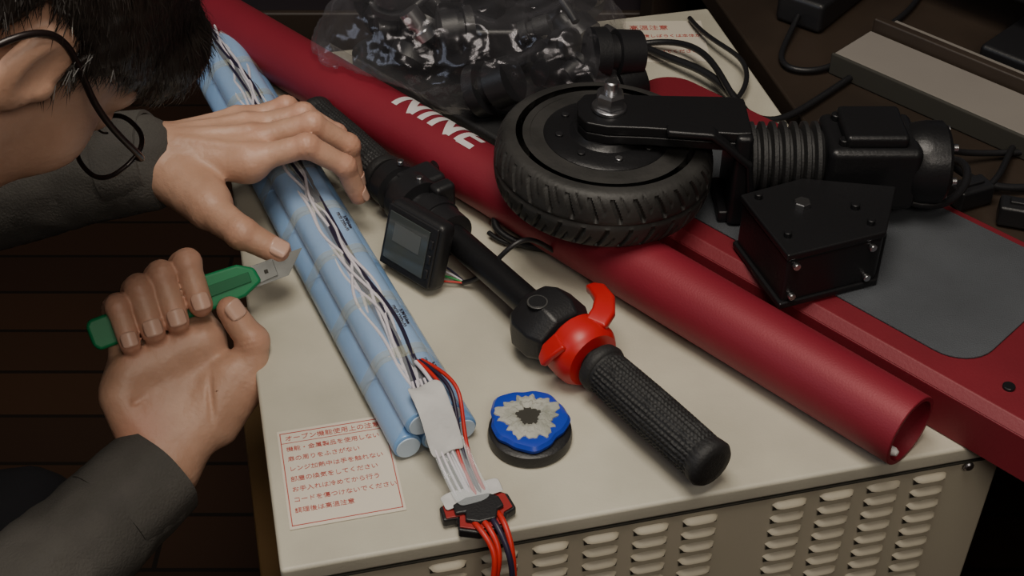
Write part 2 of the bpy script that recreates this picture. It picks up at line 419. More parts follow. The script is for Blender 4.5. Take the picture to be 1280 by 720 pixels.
o=new('throttle_housing',vs,fs,M_blk,hb); bevel(o,.002)
p=H(.367,-.012,.0255); cyl('housing_badge',p,p+V((0,0,.0012)),.008,mat('badge_grey',(.12,.12,.12),.4,metal=.6),hb,20,.0003); cyl('badge_inset',p,p+V((0,0,.0016)),.0068,M_blk,hb,20,.0003)
lathe('red_ring',H(.394),H(.43),[(0,.014),(.0005,.0235),(.003,.0262),(.012,.0268),(.020,.0262),(.024,.024),(.0265,.022),(.027,.014)],M_redpl,hb,48)
def slab(name,pts,wid,th,m,parent):
    vs=[];n=len(pts)
    for k,p in enumerate(pts):
        q=V(pts[min(k+1,n-1)])-V(pts[max(k-1,0)]); q.normalize(); s=q.cross(EZ).normalized(); u=s.cross(q).normalized(); ww=wid[k]/2
        for a,b in((-1,-1),(1,-1),(1,1),(-1,1)): vs.append(V(p)+s*a*ww+u*b*th/2)
    fs=[(k*4+i,k*4+(i+1)%4,(k+1)*4+(i+1)%4,(k+1)*4+i) for k in range(n-1) for i in range(4)]+[(3,2,1,0),tuple((n-1)*4+i for i in range(4))]
    o=new(name,vs,fs,m,parent); bevel(o,th*.35,3); return o
slab('thumb_lever',[H(.409,.010,.021),H(.404,.022,.0245),H(.392,.033,.023),H(.376,.039,.019),H(.366,.040,.014)],[.018,.018,.016,.014,.009],.008,M_redpl,hb)
slab('thumb_tab_low',[H(.405,-.018,.018),H(.402,-.028,.010),H(.400,-.032,.0)],[.018,.016,.010],.006,M_redpl,hb)
wire('signal_cable',[(.045,.895,.805),(.040,.885,.812),(.020,.868,.845),(.004,.858,.850),(-.012,.852,.835),(-.028,.852,.812),(-.040,.858,.806)],.0021,M_blk,hb)
for j,m_ in enumerate([M_wr,M_wg,M_ww,M_wb]):
    wire('cable_tip',[(-.038,.857,.806),(-.046,.859+.003*j,.806),(-.056,.857+.006*j,.808+.002*j),(-.060-.002*j,.860+.007*j,.806)],.0009,m_,hb)
wire('lead_loop',[(.046,.905,.804),(.020,.900,.806),(-.012,.915,.810),(-.018,.935,.815),(.0,.952,.822),(.020,.945,.824),(.012,.925,.812),(.03,.915,.806),(.05,.93,.806)],.0034,M_blk,hb)
wire('lead_loop_b',[(-.02,.925,.806),(-.005,.905,.804),(.02,.905,.803),(.045,.925,.803)],.0022,M_blk,hb)
boxo('white_connector',(.022,.918,.812),(.010,.008,.007),M_ww,hb,None,.001)

# ------------------------------------------------------------------ red stem tube
stm=root('scooter_stem_tube')
S0=V((.2747,.6735,.8282));td=V((.703,-.711,0)).normalized();tp=V((.711,.703,0)).normalized()
S0=S0+td*.008
S1=S0-td*.93
r_=.0280;Lt=.93
lathe('tube',S0,S1,[(.06,.0240),(0,.0243),(0,r_-.0006),(.0006,r_),(Lt-.0006,r_),(Lt,r_-.0006),(Lt,.0243),(Lt-.05,.0240)],M_red,stm,72)
lathe('tube_plug',S0-td*.055,S0-td*.03,[(0,0),(0,.0238),(.01,.0238),(.01,.0)],M_blk,stm,32)
p=S0+tp*-.0145+V((0,0,-.0115))-td*.004; lathe('rivet',p-td*.004,p+td*.006,[(0,.003),(.006,.0035),(.009,.002),(.0095,0)],M_white,stm,12)
def tube_pt(a,th,g=.0004):
    return S0-td*a+tp*math.sin(th)*(r_+g)+V((0,0,math.cos(th)*(r_+g)))
def stroke(p,q,w,vs,fs):
    n=10;p=V(p);q=V(q);d=(q-p).normalized();s=V((-d.y,d.x))*w/2
    b=len(vs)
    for k in range(n+1):
        c=p.lerp(q,k/n)
        for sg in(-1,1):
            u=c+s*sg; vs.append(tube_pt(u.x,u.y/r_))
    for k in range(n): fs.append((b+2*k,b+2*k+1,b+2*k+3,b+2*k+2))
vs=[];fs=[]
yb,yt=-.006,.026
a=.545
for L_ in 'NINE':
    if L_=='N':
        stroke((a,yb),(a,yt),.007,vs,fs);stroke((a,yt),(a-.022,yb),.007,vs,fs);stroke((a-.022,yb),(a-.022,yt),.007,vs,fs);a-=.035
    elif L_=='I': stroke((a,yb),(a,yt),.007,vs,fs);a-=.013
    else:
        stroke((a,yb),(a,yt),.007,vs,fs)
        for y in(yb+.002,(yb+yt)/2,yt-.002): stroke((a,y),(a-.018,y),.006,vs,fs)
        a-=.03
new('tube_lettering',vs,fs,M_white,stm)

# ------------------------------------------------------------------ deck
dk=root('scooter_deck')
D0=V((.2747,.6735,.8277))
def DP(a,p): q=D0+td*a+tp*p; return (q.x,q.y)
def rr(a0,a1,p0,p1,r,n=8):
    pts=[]
    for ca,cp,s in((a1-r,p0+r,-90),(a1-r,p1-r,0),(a0+r,p1-r,90),(a0+r,p0+r,180)):
        for i in range(n+1):
            t=math.radians(s+90*i/n); pts.append((ca+math.cos(t)*r,cp+math.sin(t)*r))
    return pts
pl=[DP(a,p) for a,p in rr(-.42,.17,.040,.238,.035)]
pli=[DP(a,p) for a,p in rr(-.412,.162,.048,.230,.030)]
prism('deck_body',pl,.8005,.838,M_reddk,dk,.001)
prism('deck_top',pl,.838,.845,M_reddk,dk,.001,inset=pli)
prism('grip_pad',[DP(a,p) for a,p in rr(-.30,.012,.066,.222,.030)],.8452,.8468,M_pad,dk,.0005)
for a in(.04,.13):
    for p_ in(.07,.20):
        x,y=DP(a,p_); cyl('deck_screw',(x,y,.8445),(x,y,.8475),.0045,M_blkm,dk,16,.0006)

# ------------------------------------------------------------------ wheel with hub motor and fork
wh=root('scooter_front_wheel')
WC=V((.0744,.919,.8845)); tilt=Matrix.Translation(WC)@Matrix.Rotation(math.radians(3),4,'Y')
NT=540;NS=30;vs=[];fs=[]
def tprof(u):
    z=.0265*math.sin(u*math.pi/2*.98); r=.068+.0215*(abs(math.cos(u*math.pi/2*.98)))**.42
    return r,z
for i in range(NT):
    th=2*math.pi*i/NT
    for j in range(NS+1):
        u=(j/NS)*2-1; r,z=tprof(u); g=0
        au=abs(u)
        ph=(th*30/(2*math.pi)+(u*.9 if u>0 else -u*.9)+(0 if u>0 else .5))%1
        if .08<au<.62 and ph<.17: g=.0026
        if .30<au<.70 and .5<ph<.58: g=.0018
        if au<.035: g=.0016
        vs.append(tilt@V(((r-g)*math.cos(th),(r-g)*math.sin(th),z)))
for i in range(NT):
    k=(i+1)%NT
    for j in range(NS):
        a=i*(NS+1)+j;b=k*(NS+1)+j; fs.append((a,b,b+1,a+1))
new('tyre',vs,fs,M_tyre,wh,auto=50)
up=(tilt.to_3x3()@V((0,0,1))).normalized()
lathe('tyre_bead',WC-up*.0255,WC+up*.03,[(0,.0675),(-.0005,.062),(.002,.060),(.049,.060),(.0515,.0615),(.051,.0675)],M_tyre,wh,96)
lathe('hub_motor',WC-up*.024,WC+up*.03,[(0,0),(0,.055),(.003,.0605),(.044,.0605),(.0465,.0590),(.0470,.0560),(.0455,.0545),(.0455,.0520),(.0500,.0505),(.0520,.0470),(.0525,.030),(.0540,.028),(.0565,.026),(.0570,.018),(.0620,.0165),(.0630,.012),(.064,0)],M_blkm,wh,96)
xx,yy,_=ortho(up)
for i in range(8):
    a=2*math.pi*i/8+.2; p=WC+up*.028+xx*.039*math.cos(a)+yy*.039*math.sin(a); cyl('hub_screw',p,p+up*.0022,.0032,M_steel if i%4==0 else M_blk,wh,12,.0004)
fk=root('scooter_front_fork')
cyl('axle',WC+up*.041,WC+up*.076,.0055,M_steel,fk,20)
def arm(name,zb,th):
    pts=[(-.022,-.010),(-.016,-.021),(0,-.025),(.03,-.024),(.10,-.026),(.112,-.024),(.112,.026),(.10,.028),(.03,.024),(0,.025),(-.016,.021),(-.022,.010)]
    return prism(name,[(WC.x+x,WC.y+y-.010*(x/.11)) for x,y in pts],zb,zb+th,M_blkm,fk,.0015)
arm('upper_arm',.9255,.009)
arm('arm_boss',.9175,.008)
boxo('yoke',(0,0,0),(.014,.060,.085),M_blkm,fk,Matrix.Translation((.1810,.909,.8905)),.004)
boxo('lower_arm_stub',(0,0,0),(.014,.05,.010),M_blkm,fk,Matrix.Translation((.174,.909,.8535)),.002)
slab('gusset',[V((.120,.886,.936)),V((.155,.884,.935)),V((.186,.884,.908)),V((.190,.884,.880))],[.012,.014,.016,.016],.006,M_blkm,fk)
cyl('washer',WC+up*.0500,WC+up*.0535,.0140,M_steel,fk,32,.0006)
lathe('axle_nut',WC+up*.0535,WC+up*.068,[(0,.0105),(.001,.0118),(.0105,.0118),(.013,.0100)],M_steel,fk,6,auto=20)
boot=[(0,.020)]
for i in range(7):
    t=.002+i*.0085; boot+=[(t,.0245),(t+.002,.0305),(t+.005,.0305),(t+.0068,.0245)]
boot+=[(.063,.022)]
lathe('rubber_boot',V((.187,.909,.893)),V((.26,.907,.895)),boot,M_rub,fk,56)
boxo('steering_block',(0,0,0),(.075,.060,.058),M_blkm,fk,Matrix.Translation((.285,.906,.893)),.007)
boxo('block_cap',(0,0,0),(.050,.048,.012),M_blkm,fk,Matrix.Translation((.285,.906,.926)),.004)
lathe('pivot',V((.312,.906,.893)),V((.37,.905,.893)),[(0,.026),(.006,.031),(.016,.033),(.020,.0335),(.032,.0335),(.035,.031),(.036,.022),(.033,.020),(.033,.010),(.038,.009),(.038,0)],M_blkm,fk,56)
for i in range(6):
    a=2*math.pi*i/6; p=V((.3475,.905+math.cos(a)*.0265,.893+math.sin(a)*.0265)); cyl('pivot_bolt',p,p+V((.004,0,0)),.003,M_steel,fk,12,.0004)
for y in(.888,.924):
    p=V((.260,y,.922)); cyl('block_screw',p,p+V((0,0,.005)),.0042,M_blkm,fk,16,.0006)
cv=root('scooter_folding_bracket')
P5=[(.1767,.853),(.202,.7767),(.280,.8055),(.300,.864),(.228,.875)]
cx=sum(p[0] for p in P5)/5;cy=sum(p[1] for p in P5)/5
sc=lambda k:[(cx+(x-cx)*k,cy+(y-cy)*k) for x,y in P5]
prism('bracket_body',sc(.97),.848,.893,M_blkm,cv,.003)
prism('bracket_cover',sc(1.0),.893,.899,M_blkm,cv,.0015)
prism('bracket_base',sc(1.02),.8472,.853,M_blkm,cv,.0015)
for (x,y,r) in((.222,.838,.0065),(.262,.835,.0035),(.205,.80,.003),(.270,.815,.003),(.19,.848,.003)):
    cyl('cover_screw',(x,y,.8985),(x,y,.9035),r,M_steel if r>.006 else M_blkm,cv,6 if r>.006 else 16,.0006)
fn=V((.202,.7767,0));ft=V((.280,.8055,0));fd=(ft-fn).normalized();nn=V((fd.y,-fd.x,0))
for k,z in((.10,.858),(.10,.887),(.88,.858),(.88,.887)):
    p=fn.lerp(ft,k)+V((0,0,z))-nn*.0015; cyl('side_screw',p,p+nn*.004,.0030,M_steel,cv,12,.0005)
wire('motor_cable',[(.30,.90,.87),(.335,.88,.86),(.37,.90,.862),(.385,.94,.868),(.375,.975,.85),(.40,1.0,.815),(.44,.98,.806),(.50,1.0,.806)],.0035,M_blk,fk)
wire('motor_cable_b',[(.31,.93,.875),(.345,.95,.875),(.372,.985,.86),(.385,1.02,.83),(.42,1.04,.806),(.50,1.05,.806)],.003,M_blk,fk)
cn=root('cable_connector')
for (x,y,a) in((.405,.975,.4),(.440,.945,-.3),(.462,.915,.2)):
    Mx=Matrix.Translation((x,y,.812))@Matrix.Rotation(a,4,'Z'); boxo('housing',(0,0,0),(.036,.022,.020),M_blk,cn,Mx,.003); boxo('latch',(.0,0,.011),(.020,.008,.004),M_blk,cn,Mx,.001)
    wire('pigtail',[Mx@V((.016,0,0)),Mx@V((.04,.005,.004)),Mx@V((.06,.03,0)),Mx@V((.09,.05,-.004))],.003,M_blk,cn)

# ------------------------------------------------------------------ tape roll with putty
tr=root('tape_roll')
c0=V((.0130,.688,.8003))
lathe('black_roll',c0,c0+EZ,[(0,.012),(0,.029),(.001,.0305),(.005,.0308),(.010,.0300),(.011,.028),(.011,.012)],M_blk,tr,64)
def star(t,r,a): return r*(1+.045*math.sin(a*5+.5)+.04*math.sin(a*3+2)+.025*math.sin(a*2+1)+.012*math.sin(a*13))
cb_=c0+EZ*.0112+V((-.001,.004,0))
lathe('blue_wrap',cb_,cb_+EZ,[(0,.0),(0,.025),(.001,.0285),(.004,.0290),(.0065,.0270),(.0075,.022),(.0066,.018),(.0072,0)],M_blue,tr,96,star)
def star2(t,r,a): return r*(1+.09*math.sin(a*3+1)+.08*math.sin(a*5+4)+.07*math.sin(a*13)+.06*math.sin(a*23+2))
lathe('putty_ring',cb_+EZ*.0068,cb_+EZ*.04,[(0,.0215),(.0010,.0210),(.0022,.0175),(.0014,.0150),(.0030,.0120),(.0018,.0090),(0.0004,.0080)],M_putty,tr,96,star2)
lathe('core_hole',cb_+EZ*.0070,cb_+EZ*.04,[(0,0),(0,.0092),(.0008,.0085),(.0009,0)],M_dark,tr,32,star2)

# ------------------------------------------------------------------ plastic bag of parts
bg=root('plastic_bag_of_parts')
def fbm(P,s,seed=0):
    r=np.random.default_rng(seed); v=0
    for o_ in range(5):
        k=r.normal(size=(4,3)); k/=np.linalg.norm(k,axis=1,keepdims=True); ph=r.uniform(0,6,4)
        v=v+sum(np.sin(P@k[i]*s*(1.7**o_)+ph[i]) for i in range(4))/(1.6**o_)/4
    return v
def bagf(P):
    d=elld(P,(-.035,1.17,.862),(.140,.105,.066)); d=smin(d,elld(P,(-.11,1.15,.862),(.075,.06,.055)),.03); d=smin(d,elld(P,(.05,1.11,.855),(.055,.06,.055)),.03); d=smin(d,elld(P,(.01,1.22,.92),(.05,.05,.05)),.03)
    d=d+.010*np.abs(fbm(P,38,3))-.006+.003*fbm(P,120,5)
    tb=.035-np.sqrt(((P-np.array(S0))@np.array(tp))**2+(P[:,2]-S0.z)**2)
    return np.maximum(np.maximum(d,.803-P[:,2]),tb)
nets('bag_film',bagf,(-.25,1.0,.795),(.17,1.32,1.0),.0045,M_bag,bg)
prism('bag_dark_filler',[DP(a,p) for a,p in rr(-.69,-.44,.052,.215,.03)],.8045,.826,M_rub,bg,.004)  # added dark slab, keeps the bright case top from showing through the bag
k=0
while k<40:
    p=V((random.uniform(-.14,.08),random.uniform(1.07,1.25),random.uniform(.835,.890))); q=p+V((random.uniform(-.05,.05),random.uniform(-.04,.04),random.uniform(-.008,.03)))
    if (p-S0).dot(tp)<.062 or (q-S0).dot(tp)<.062: continue
    rr_=random.uniform(.010,.026); L=max((q-p).length,.02)
    lathe('bagged_part',p,q,[(0,rr_*.5),(.001,rr_),(L*.3,rr_),(L*.32,rr_*.7),(L*.5,rr_*.7),(L*.52,rr_*.9),(L,rr_*.85),(L+.001,rr_*.4)],[M_blk,M_blkm,M_rub,M_blk,M_blkm,M_steel][k%6] if rr_<.015 else [M_blk,M_blkm][k%2],bg,28)
    k+=1
boxo('bagged_block',(-.03,1.17,.86),(.09,.06,.04),M_blk,bg,Matrix.Translation((0,0,0)),.005)
wire('bagged_cable',[(-.10,1.17,.88),(-.08,1.2,.9),(-.02,1.14,.91),(.03,1.2,.92),(.06,1.14,.89)],.004,M_blk,bg)

# ------------------------------------------------------------------ things behind on the desk
sh=root('beige_shelf_board')
def band2(name,a0,a1,p0,p1,z0,z1,m,par): return prism(name,[DP(a,p) for a,p in((a0,p0),(a1,p0),(a1,p1),(a0,p1))],z0,z1,m,par,.002)
band2('board',-.34,.30,.405,.47,.8002,.822,M_beige,sh)
band2('edge_strip',-.34,.30,.400,.404,.8002,.824,M_dark,sh)
band2('back_rail',-.34,.30,.472,.482,.8002,.835,M_dwood,sh)
band2('rear_strip',-.34,.30,.500,.520,.8002,.815,M_beige,sh)
mo=root('computer_monitor')
MM=frame(td,tp,EZ,V((*DP(-.14,.56),.8002)))
boxo('base',(0,.04,.008),(.22,.13,.016),M_blk,mo,MM,.005)
boxo('neck',(0,.06,.05),(.05,.03,.08),M_blk,mo,MM,.004)
boxo('panel',(0,.03,.185),(.46,.03,.27),M_blk,mo,MM,.006)
boxo('screen',(0,.0145,.190),(.43,.002,.235),mat('dark_screen',(.010,.009,.02),.15),mo,MM)
ad=root('power_adapter')
AM=Matrix.Translation((.34,1.335,.8003))@Matrix.Rotation(.9,4,'Z')
boxo('brick',(0,0,.018),(.12,.055,.034),M_blk,ad,AM,.006)
wire('adapter_cord',[AM@V((-.06,0,.015)),AM@V((-.10,-.01,.006)),AM@V((-.14,-.02,.006)),AM@V((-.15,-.05,.006)),AM@V((-.11,-.08,.006)),AM@V((-.05,-.06,.006)),AM@V((.02,-.09,.006)),AM@V((.10,-.07,.006))],.003,M_blk,ad)
cl=root('cable_bundle')
for k,(pts) in enumerate([[(.10,1.28,.806),(.14,1.22,.81),(.19,1.18,.82),(.22,1.12,.815),(.24,1.05,.806),(.22,1.02,.806),(.26,.99,.83)],[(.12,1.24,.806),(.16,1.25,.81),(.20,1.20,.83),(.21,1.10,.82),(.25,1.08,.808),(.30,1.14,.806),(.36,1.20,.806)],[(.19,1.30,.806),(.20,1.24,.815),(.24,1.20,.82),(.23,1.14,.81),(.19,1.10,.806),(.17,1.05,.806),(.20,1.00,.84)]]):
    wire('cable',pts,.0042-.0008*k,M_blk,cl)
bb=root('storage_cabinet')
boxo('cabinet',(.15,1.95,.32),(1.1,.5,.64),mat('dark_cabinet',(.022,.016,.02),.6),bb,None,.01)
for i in range(3): boxo('drawer',(-.2+i*.36,1.695,.35),(.33,.012,.5),M_dwood,bb,None,.004); 
for i in range(3): boxo('handle',(-.2+i*.36,1.68,.5),(.12,.012,.012),M_blkm,bb,None,.003)
cb=root('cable_coil')
for k in range(3):
    pts=[(-.15+.5*k*.4+math.cos(a)*.12*(1+.1*math.sin(3*a)),1.85+math.sin(a)*.08,.652+.004*math.sin(a*2+k)) for a in np.linspace(0,11,40)]
    wire('coil',pts,.006,M_blk,cb)

# ------------------------------------------------------------------ utility cutter
ct=root('box_cutter')
Tl=V((-.320,.765,.830));Tp=V((-.167,.845,.842))
e1=(Tp-Tl).normalized(); vd=V((.25,-.73,.64)); e3=(vd-e1*vd.dot(e1)).normalized(); e2=e3.cross(e1)
CM=frame(e1,e2,e3,Tl)
def cprism(name,pts,z0,z1,m,bev):
    n=len(pts); vs=[CM@V((x,y,z0)) for x,y in pts]+[CM@V((x,y,z1)) for x,y in pts]
    fs=[list(range(n))[::-1],list(range(n,2*n))]+[(i,(i+1)%n,n+(i+1)%n,n+i) for i in range(n)]
    o=new(name,vs,fs,m,ct); bevel(o,bev); return o
cprism('handle',[(0,-.008),(.004,-.013),(.05,-.0125),(.09,-.014),(.120,-.013),(.136,-.006),(.134,.006),(.122,.013),(.09,.0145),(.05,.012),(.004,.012),(0,.008)],-.007,.007,M_green,.003)
cprism('handle_spine',[(.09,-.004),(.128,-.0035),(.128,.0045),(.09,.005)],.0068,.0085,mat('green_dark',(.004,.12,.045),.5,spec=.3),.0005)
cprism('blade_holder',[(.118,-.008),(.150,-.006),(.150,.007),(.118,.0085)],-.0022,.0026,M_blade,.0005)
cprism('blade',[(.125,-.009),(.158,-.009),(.176,.008),(.125,.008)],-.0006,.0006,M_blade,.0001)
for x in (.132,.142): cprism('blade_rivet',[(x-.0015,-.0015),(x+.0015,-.0015),(x+.0015,.0015),(x-.0015,.0015)],.0024,.0034,M_dark,.0003)

# ------------------------------------------------------------------ the man
man=root('man')
def hand_fn(fingers,palm,kf=.0035,kp=.010,kpp=.014):
    def f(P):
        d=None
        for a,b,ra,rb in palm:
            x=segd(P,a,b,ra,rb); d=x if d is None else smin(d,x,kpp)
        fd=None
        for pts,rs in fingers:
            g=None
            for i in range(len(pts)-1):
                x=segd(P,pts[i],pts[i+1],rs[i],rs[i+1]); g=x if g is None else smin(g,x,kf)
            for i in range(1,len(pts)-1):
                J=np.array(pts[i]); g=smin(g,np.linalg.norm(P-J,axis=1)-rs[i]*1.05,.003)
                t_=np.array(pts[i+1])-np.array(pts[i-1]); t_=t_/np.linalg.norm(t_)
                q=P-J; al=q@t_; near=np.exp(-(np.linalg.norm(q,axis=1)/(rs[i]*1.7))**4)
                g=g+near*.0006*(np.exp(-((al)/.0011)**2)+.7*np.exp(-((al-.0038)/.001)**2)+.6*np.exp(-((al+.0038)/.001)**2))
            fd=g if fd is None else smin(fd,g,.0018)
        d=smin(d,fd,kp)
        return d+.0003*fbm(P,200,9)
    return f
def warm(o,P,joints):
    w=np.zeros(len(P))
    for j,r in joints: w=np.maximum(w,np.exp(-(np.linalg.norm(P-np.array(j),axis=1)/r)**2))
    a=o.data.attributes.new('warm','FLOAT','POINT'); a.data.foreach_set('value',(w*.65).astype(np.float32))
def nail(tip,prev,outdir,r,name='nail'):
    tip=V(tip);d=(tip-V(prev)).normalized(); n=V(outdir); n=(n-d*n.dot(d)).normalized(); s=d.cross(n)
    vs=[];fs=[];c=tip-d*r*.15
    for i in range(9):
        for j in range(9):
            u=(i/8*2-1);v=(j/8*2-1)
            k=1/max(1,(abs(u)**3+abs(v)**3)**(1/3)); u*=k;v*=k; a=u*.85
            vs.append(c+s*(math.sin(a)*r*1.0)+n*(math.cos(a)*r*1.0+.0004)+d*(v*r*.72))
    for i in range(8):
        for j in range(8): fs.append((i*9+j,i*9+j+1,(i+1)*9+j+1,(i+1)*9+j))
    o=new(name,vs,fs,M_nail,man,smooth=True); s_=o.modifiers.new('s','SOLIDIFY'); s_.thickness=.0005
# --- right hand (local mm in e1,e2,e3 about O)
O=Tl.lerp(Tp,.295)
def rl(a,b,c): return tuple((O+e1*a*.001+e2*b*.001+e3*c*.001))
wr=rl(-34,-112,0)
fing=[]
for nm,a0,a1,mb,pb_,tb_ in(('p',-36,-25,-36,13,-15),('r',-17,-6,-30,20,-13),('m',5,13,-27,24,-12),('i',28,34,-27,26,-7)):
    r0=.0092 if nm=='p' else .0105
    pts=[rl(a0,mb,-12),rl(a1,pb_,-9),rl(a1+1,pb_+1,13),rl(a1-1,tb_,18)]
    fing.append((pts,[r0*1.15,r0*1.05,r0*1.0,r0*.88]))
thumb=([rl(14,-98,2),rl(48,-76,8),rl(60,-47,16),rl(52,-18,18)],[.017,.0145,.0120,.0102])
fing.append(thumb)
palm=[(wr,rl(-38,-44,-8),.020,.015),(wr,rl(-16,-36,-8),.021,.015),(wr,rl(6,-33,-8),.021,.0145),(wr,rl(28,-34,-8),.020,.0145),
      (rl(-8,-100,3),rl(36,-66,7),.019,.018),(rl(-42,-98,1),rl(-46,-52,2),.017,.016),(rl(-38,-44,-8),rl(28,-34,-8),.013,.013),
      (rl(-34,-34,4),rl(26,-32,4),.012,.012),
      (wr,(-.305,.662,.738),.0215,.025),((-.305,.662,.738),(-.345,.605,.728),.026,.032)]
rhf0=hand_fn(fing,palm)
def rhf(P):
    d=rhf0(P)
    # palm creases
    for a,b in((rl(-38,-58,18),rl(22,-46,20)),(rl(8,-96,26),rl(22,-50,18))):
        d=smax(d,-segd(P,a,b,.0022,.0018),.003)
    return d
o,PP=nets('right_hand',rhf,(-.40,.56,.68),(-.17,.87,.90),.0018,M_skin,man)
warm(o,PP,[(pts[i],.011) for pts,rs in fing for i in(1,2,3)]+[(rl(-40,-80,10),.02)])
for (pts,rs) in fing[:4]: nail(V(pts[3]),pts[2],e3,rs[3])
nail(thumb[0][3],thumb[0][2],e3*1+e1*.35,.0104)
# --- left hand
L_f=[([(-.212,.922,.884),(-.168,.927,.894),(-.139,.930,.872),(-.130,.932,.840)],[.0106,.0100,.0090,.0078]),
     ([(-.212,.946,.888),(-.166,.951,.899),(-.138,.957,.874),(-.135,.957,.838)],[.0108,.0102,.0092,.0078]),
     ([(-.219,.968,.885),(-.177,.974,.894),(-.151,.980,.870),(-.145,.979,.838)],[.0104,.0098,.0088,.0075]),
     ([(-.230,.988,.879),(-.194,.995,.889),(-.170,1.0,.868),(-.161,.999,.842)],[.0092,.0086,.0078,.0068]),
     ([(-.268,.908,.868),(-.243,.878,.866),(-.214,.852,.862),(-.186,.848,.846)],[.0180,.0155,.0125,.0102])]
lw=(-.303,.935,.878)
L_p=[(lw,(-.217,.922,.880),.020,.0145),(lw,(-.217,.946,.883),.021,.015),(lw,(-.223,.968,.880),.021,.0145),(lw,(-.233,.986,.875),.020,.013),
     (lw,(-.248,.893,.866),.019,.015),((-.217,.922,.880),(-.233,.986,.875),.0130,.0120),((-.285,.915,.872),(-.245,.885,.866),.018,.016),
     (lw,(-.36,.932,.862),.0225,.027)]
hf=hand_fn(L_f,L_p)
def lhf(P):
    d=hf(P)
    for k in range(4):
        a=V(lw).lerp(V(L_f[k][0][0]),.35)+V((0,0,.017)); b=V(L_f[k][0][0])+V((-.006,0,.0112)); d=smin(d,segd(P,tuple(a),tuple(b),.0022,.0026),.006)
    return d
o,PP=nets('left_hand',lhf,(-.41,.81,.80),(-.110,1.03,.93),.0018,M_skin,man)
warm(o,PP,[(pts[i],.011) for pts,rs in L_f for i in(0,1,2,3)])
for (pts,rs) in L_f[:4]: nail(pts[3],pts[2],(1,-.1,.35),rs[3]*1.02)
nail(L_f[4][0][3],L_f[4][0][2],(-.1,-.35,1),.0104)

# --- head frame
Fv=V((.263,.378,-.887)).normalized(); Uv=V((.718,.540,.442)); Uv=(Uv-Fv*Uv.dot(Fv)).normalized(); Rv=Fv.cross(Uv)
HC=V((-.298,.698,1.147)); HM=frame(Rv,Fv,Uv,HC); HI=HM.inverted()
nk0=V((-.415,.640,1.150)); nk1=V((-.480,.645,1.08))
# --- shirt (one continuous surface, torso + sleeves)
def shirtf(P):
    d=segd(P,(-.52,.61,1.00),(-.73,.60,.60),.110,.135)
    d=smin(d,segd(P,(-.52,.73,1.01),(-.73,.74,.60),.110,.135),.05)
    d=smin(d,segd(P,(-.52,.52,1.01),(-.52,.80,1.03),.078,.078),.08)
    d=smin(d,segd(P,(-.51,.655,1.04),(-.460,.648,1.105),.075,.064),.04)
    ra=segd(P,(-.52,.50,1.01),(-.430,.495,.715),.068,.056)
    ra=smin(ra,segd(P,(-.430,.495,.715),(-.283,.688,.741),.056,.040),.02)
    la=segd(P,(-.52,.83,1.03),(-.555,.935,.815),.068,.054)
    la=smin(la,segd(P,(-.555,.935,.815),(-.312,.934,.873),.056,.041),.02)
    d=smin(d,ra,.03); d=smin(d,la,.03)
    d=d+.0036*fbm(P,38,2)+.0026*np.abs(fbm(P,85,4))
    n=np.array((.55,0,.80));n/=np.linalg.norm(n)
    hn=np.where((np.abs(P[:,1]-.65)<.13)&(P[:,2]>1.05),(P-np.array((-.455,.648,1.113)))@n,-1)
    return np.maximum(d,hn)
shirt,_=nets('shirt',shirtf,(-.92,.36,.42),(-.225,1.04,1.22),.0065,M_shirt,man)
def cuff(name,a,b,r0,r1):
    a=V(a);b=V(b);L=(b-a).length
    lathe(name,a,b,[(0,r0-.002),(.001,r0+.002),(L*.5,(r0+r1)/2+.0035),(L-.001,r1+.003),(L,r1),(L-.003,r1-.004),(L*.4,r1-.005)],M_shirt,man,48,lambda t,r,a_:r*(1+.03*math.sin(a_*3)+.015*math.sin(a_*7)))
cuff('right_cuff',(-.300,.665,.738),(-.268,.708,.745),.039,.037)
cuff('left_cuff',(-.335,.934,.868),(-.297,.935,.876),.041,.038)
def pantf(P):
    d=segd(P,(-.75,.60,.560),(-.75,.74,.560),.125,.125)
    for s,(hx,hy),(kx,ky),(ax_,ay_) in((0,(-.74,.59),(-.43,.53),(-.47,.50)),(1,(-.74,.75),(-.47,.84),(-.50,.90))):
        g=segd(P,(hx,hy,.54),(kx,ky,.50),.092,.066); g=smin(g,segd(P,(kx,ky,.50),(ax_,ay_,.10),.066,.050),.02); d=smin(d,g,.04)
    d=d+.004*fbm(P,30,8); return np.maximum(d,.07-P[:,2])
nets('trousers',pantf,(-.92,.38,.04),(-.33,1.0,.72),.010,M_pants,man)
for x,y in((-.47,.50),(-.50,.90)):
    def sf_(P,x=x,y=y):
        d=segd(P,(x-.03,y,.045),(x+.15,y,.035),.042,.036); d=smin(d,segd(P,(x,y,.05),(x,y,.11),.042,.040),.03); return np.maximum(d,.002-P[:,2])
    nets('shoe',sf_,(x-.1,y-.08,-.02),(x+.22,y+.08,.16),.007,M_shoe,man)
sto=root('stool')
lathe('seat',(-.76,.67,.385),(-.76,.67,.43),[(0,.16),(.004,.172),(.028,.175),(.040,.165),(.045,.12),(.046,0)],M_dwood,sto,48)
for i in range(4):
    a=math.pi/4+i*math.pi/2; cyl('leg',(-.76+.17*math.cos(a),.67+.17*math.sin(a),0),(-.76+.12*math.cos(a),.67+.12*math.sin(a),.388),.014,M_blkm,sto,16)

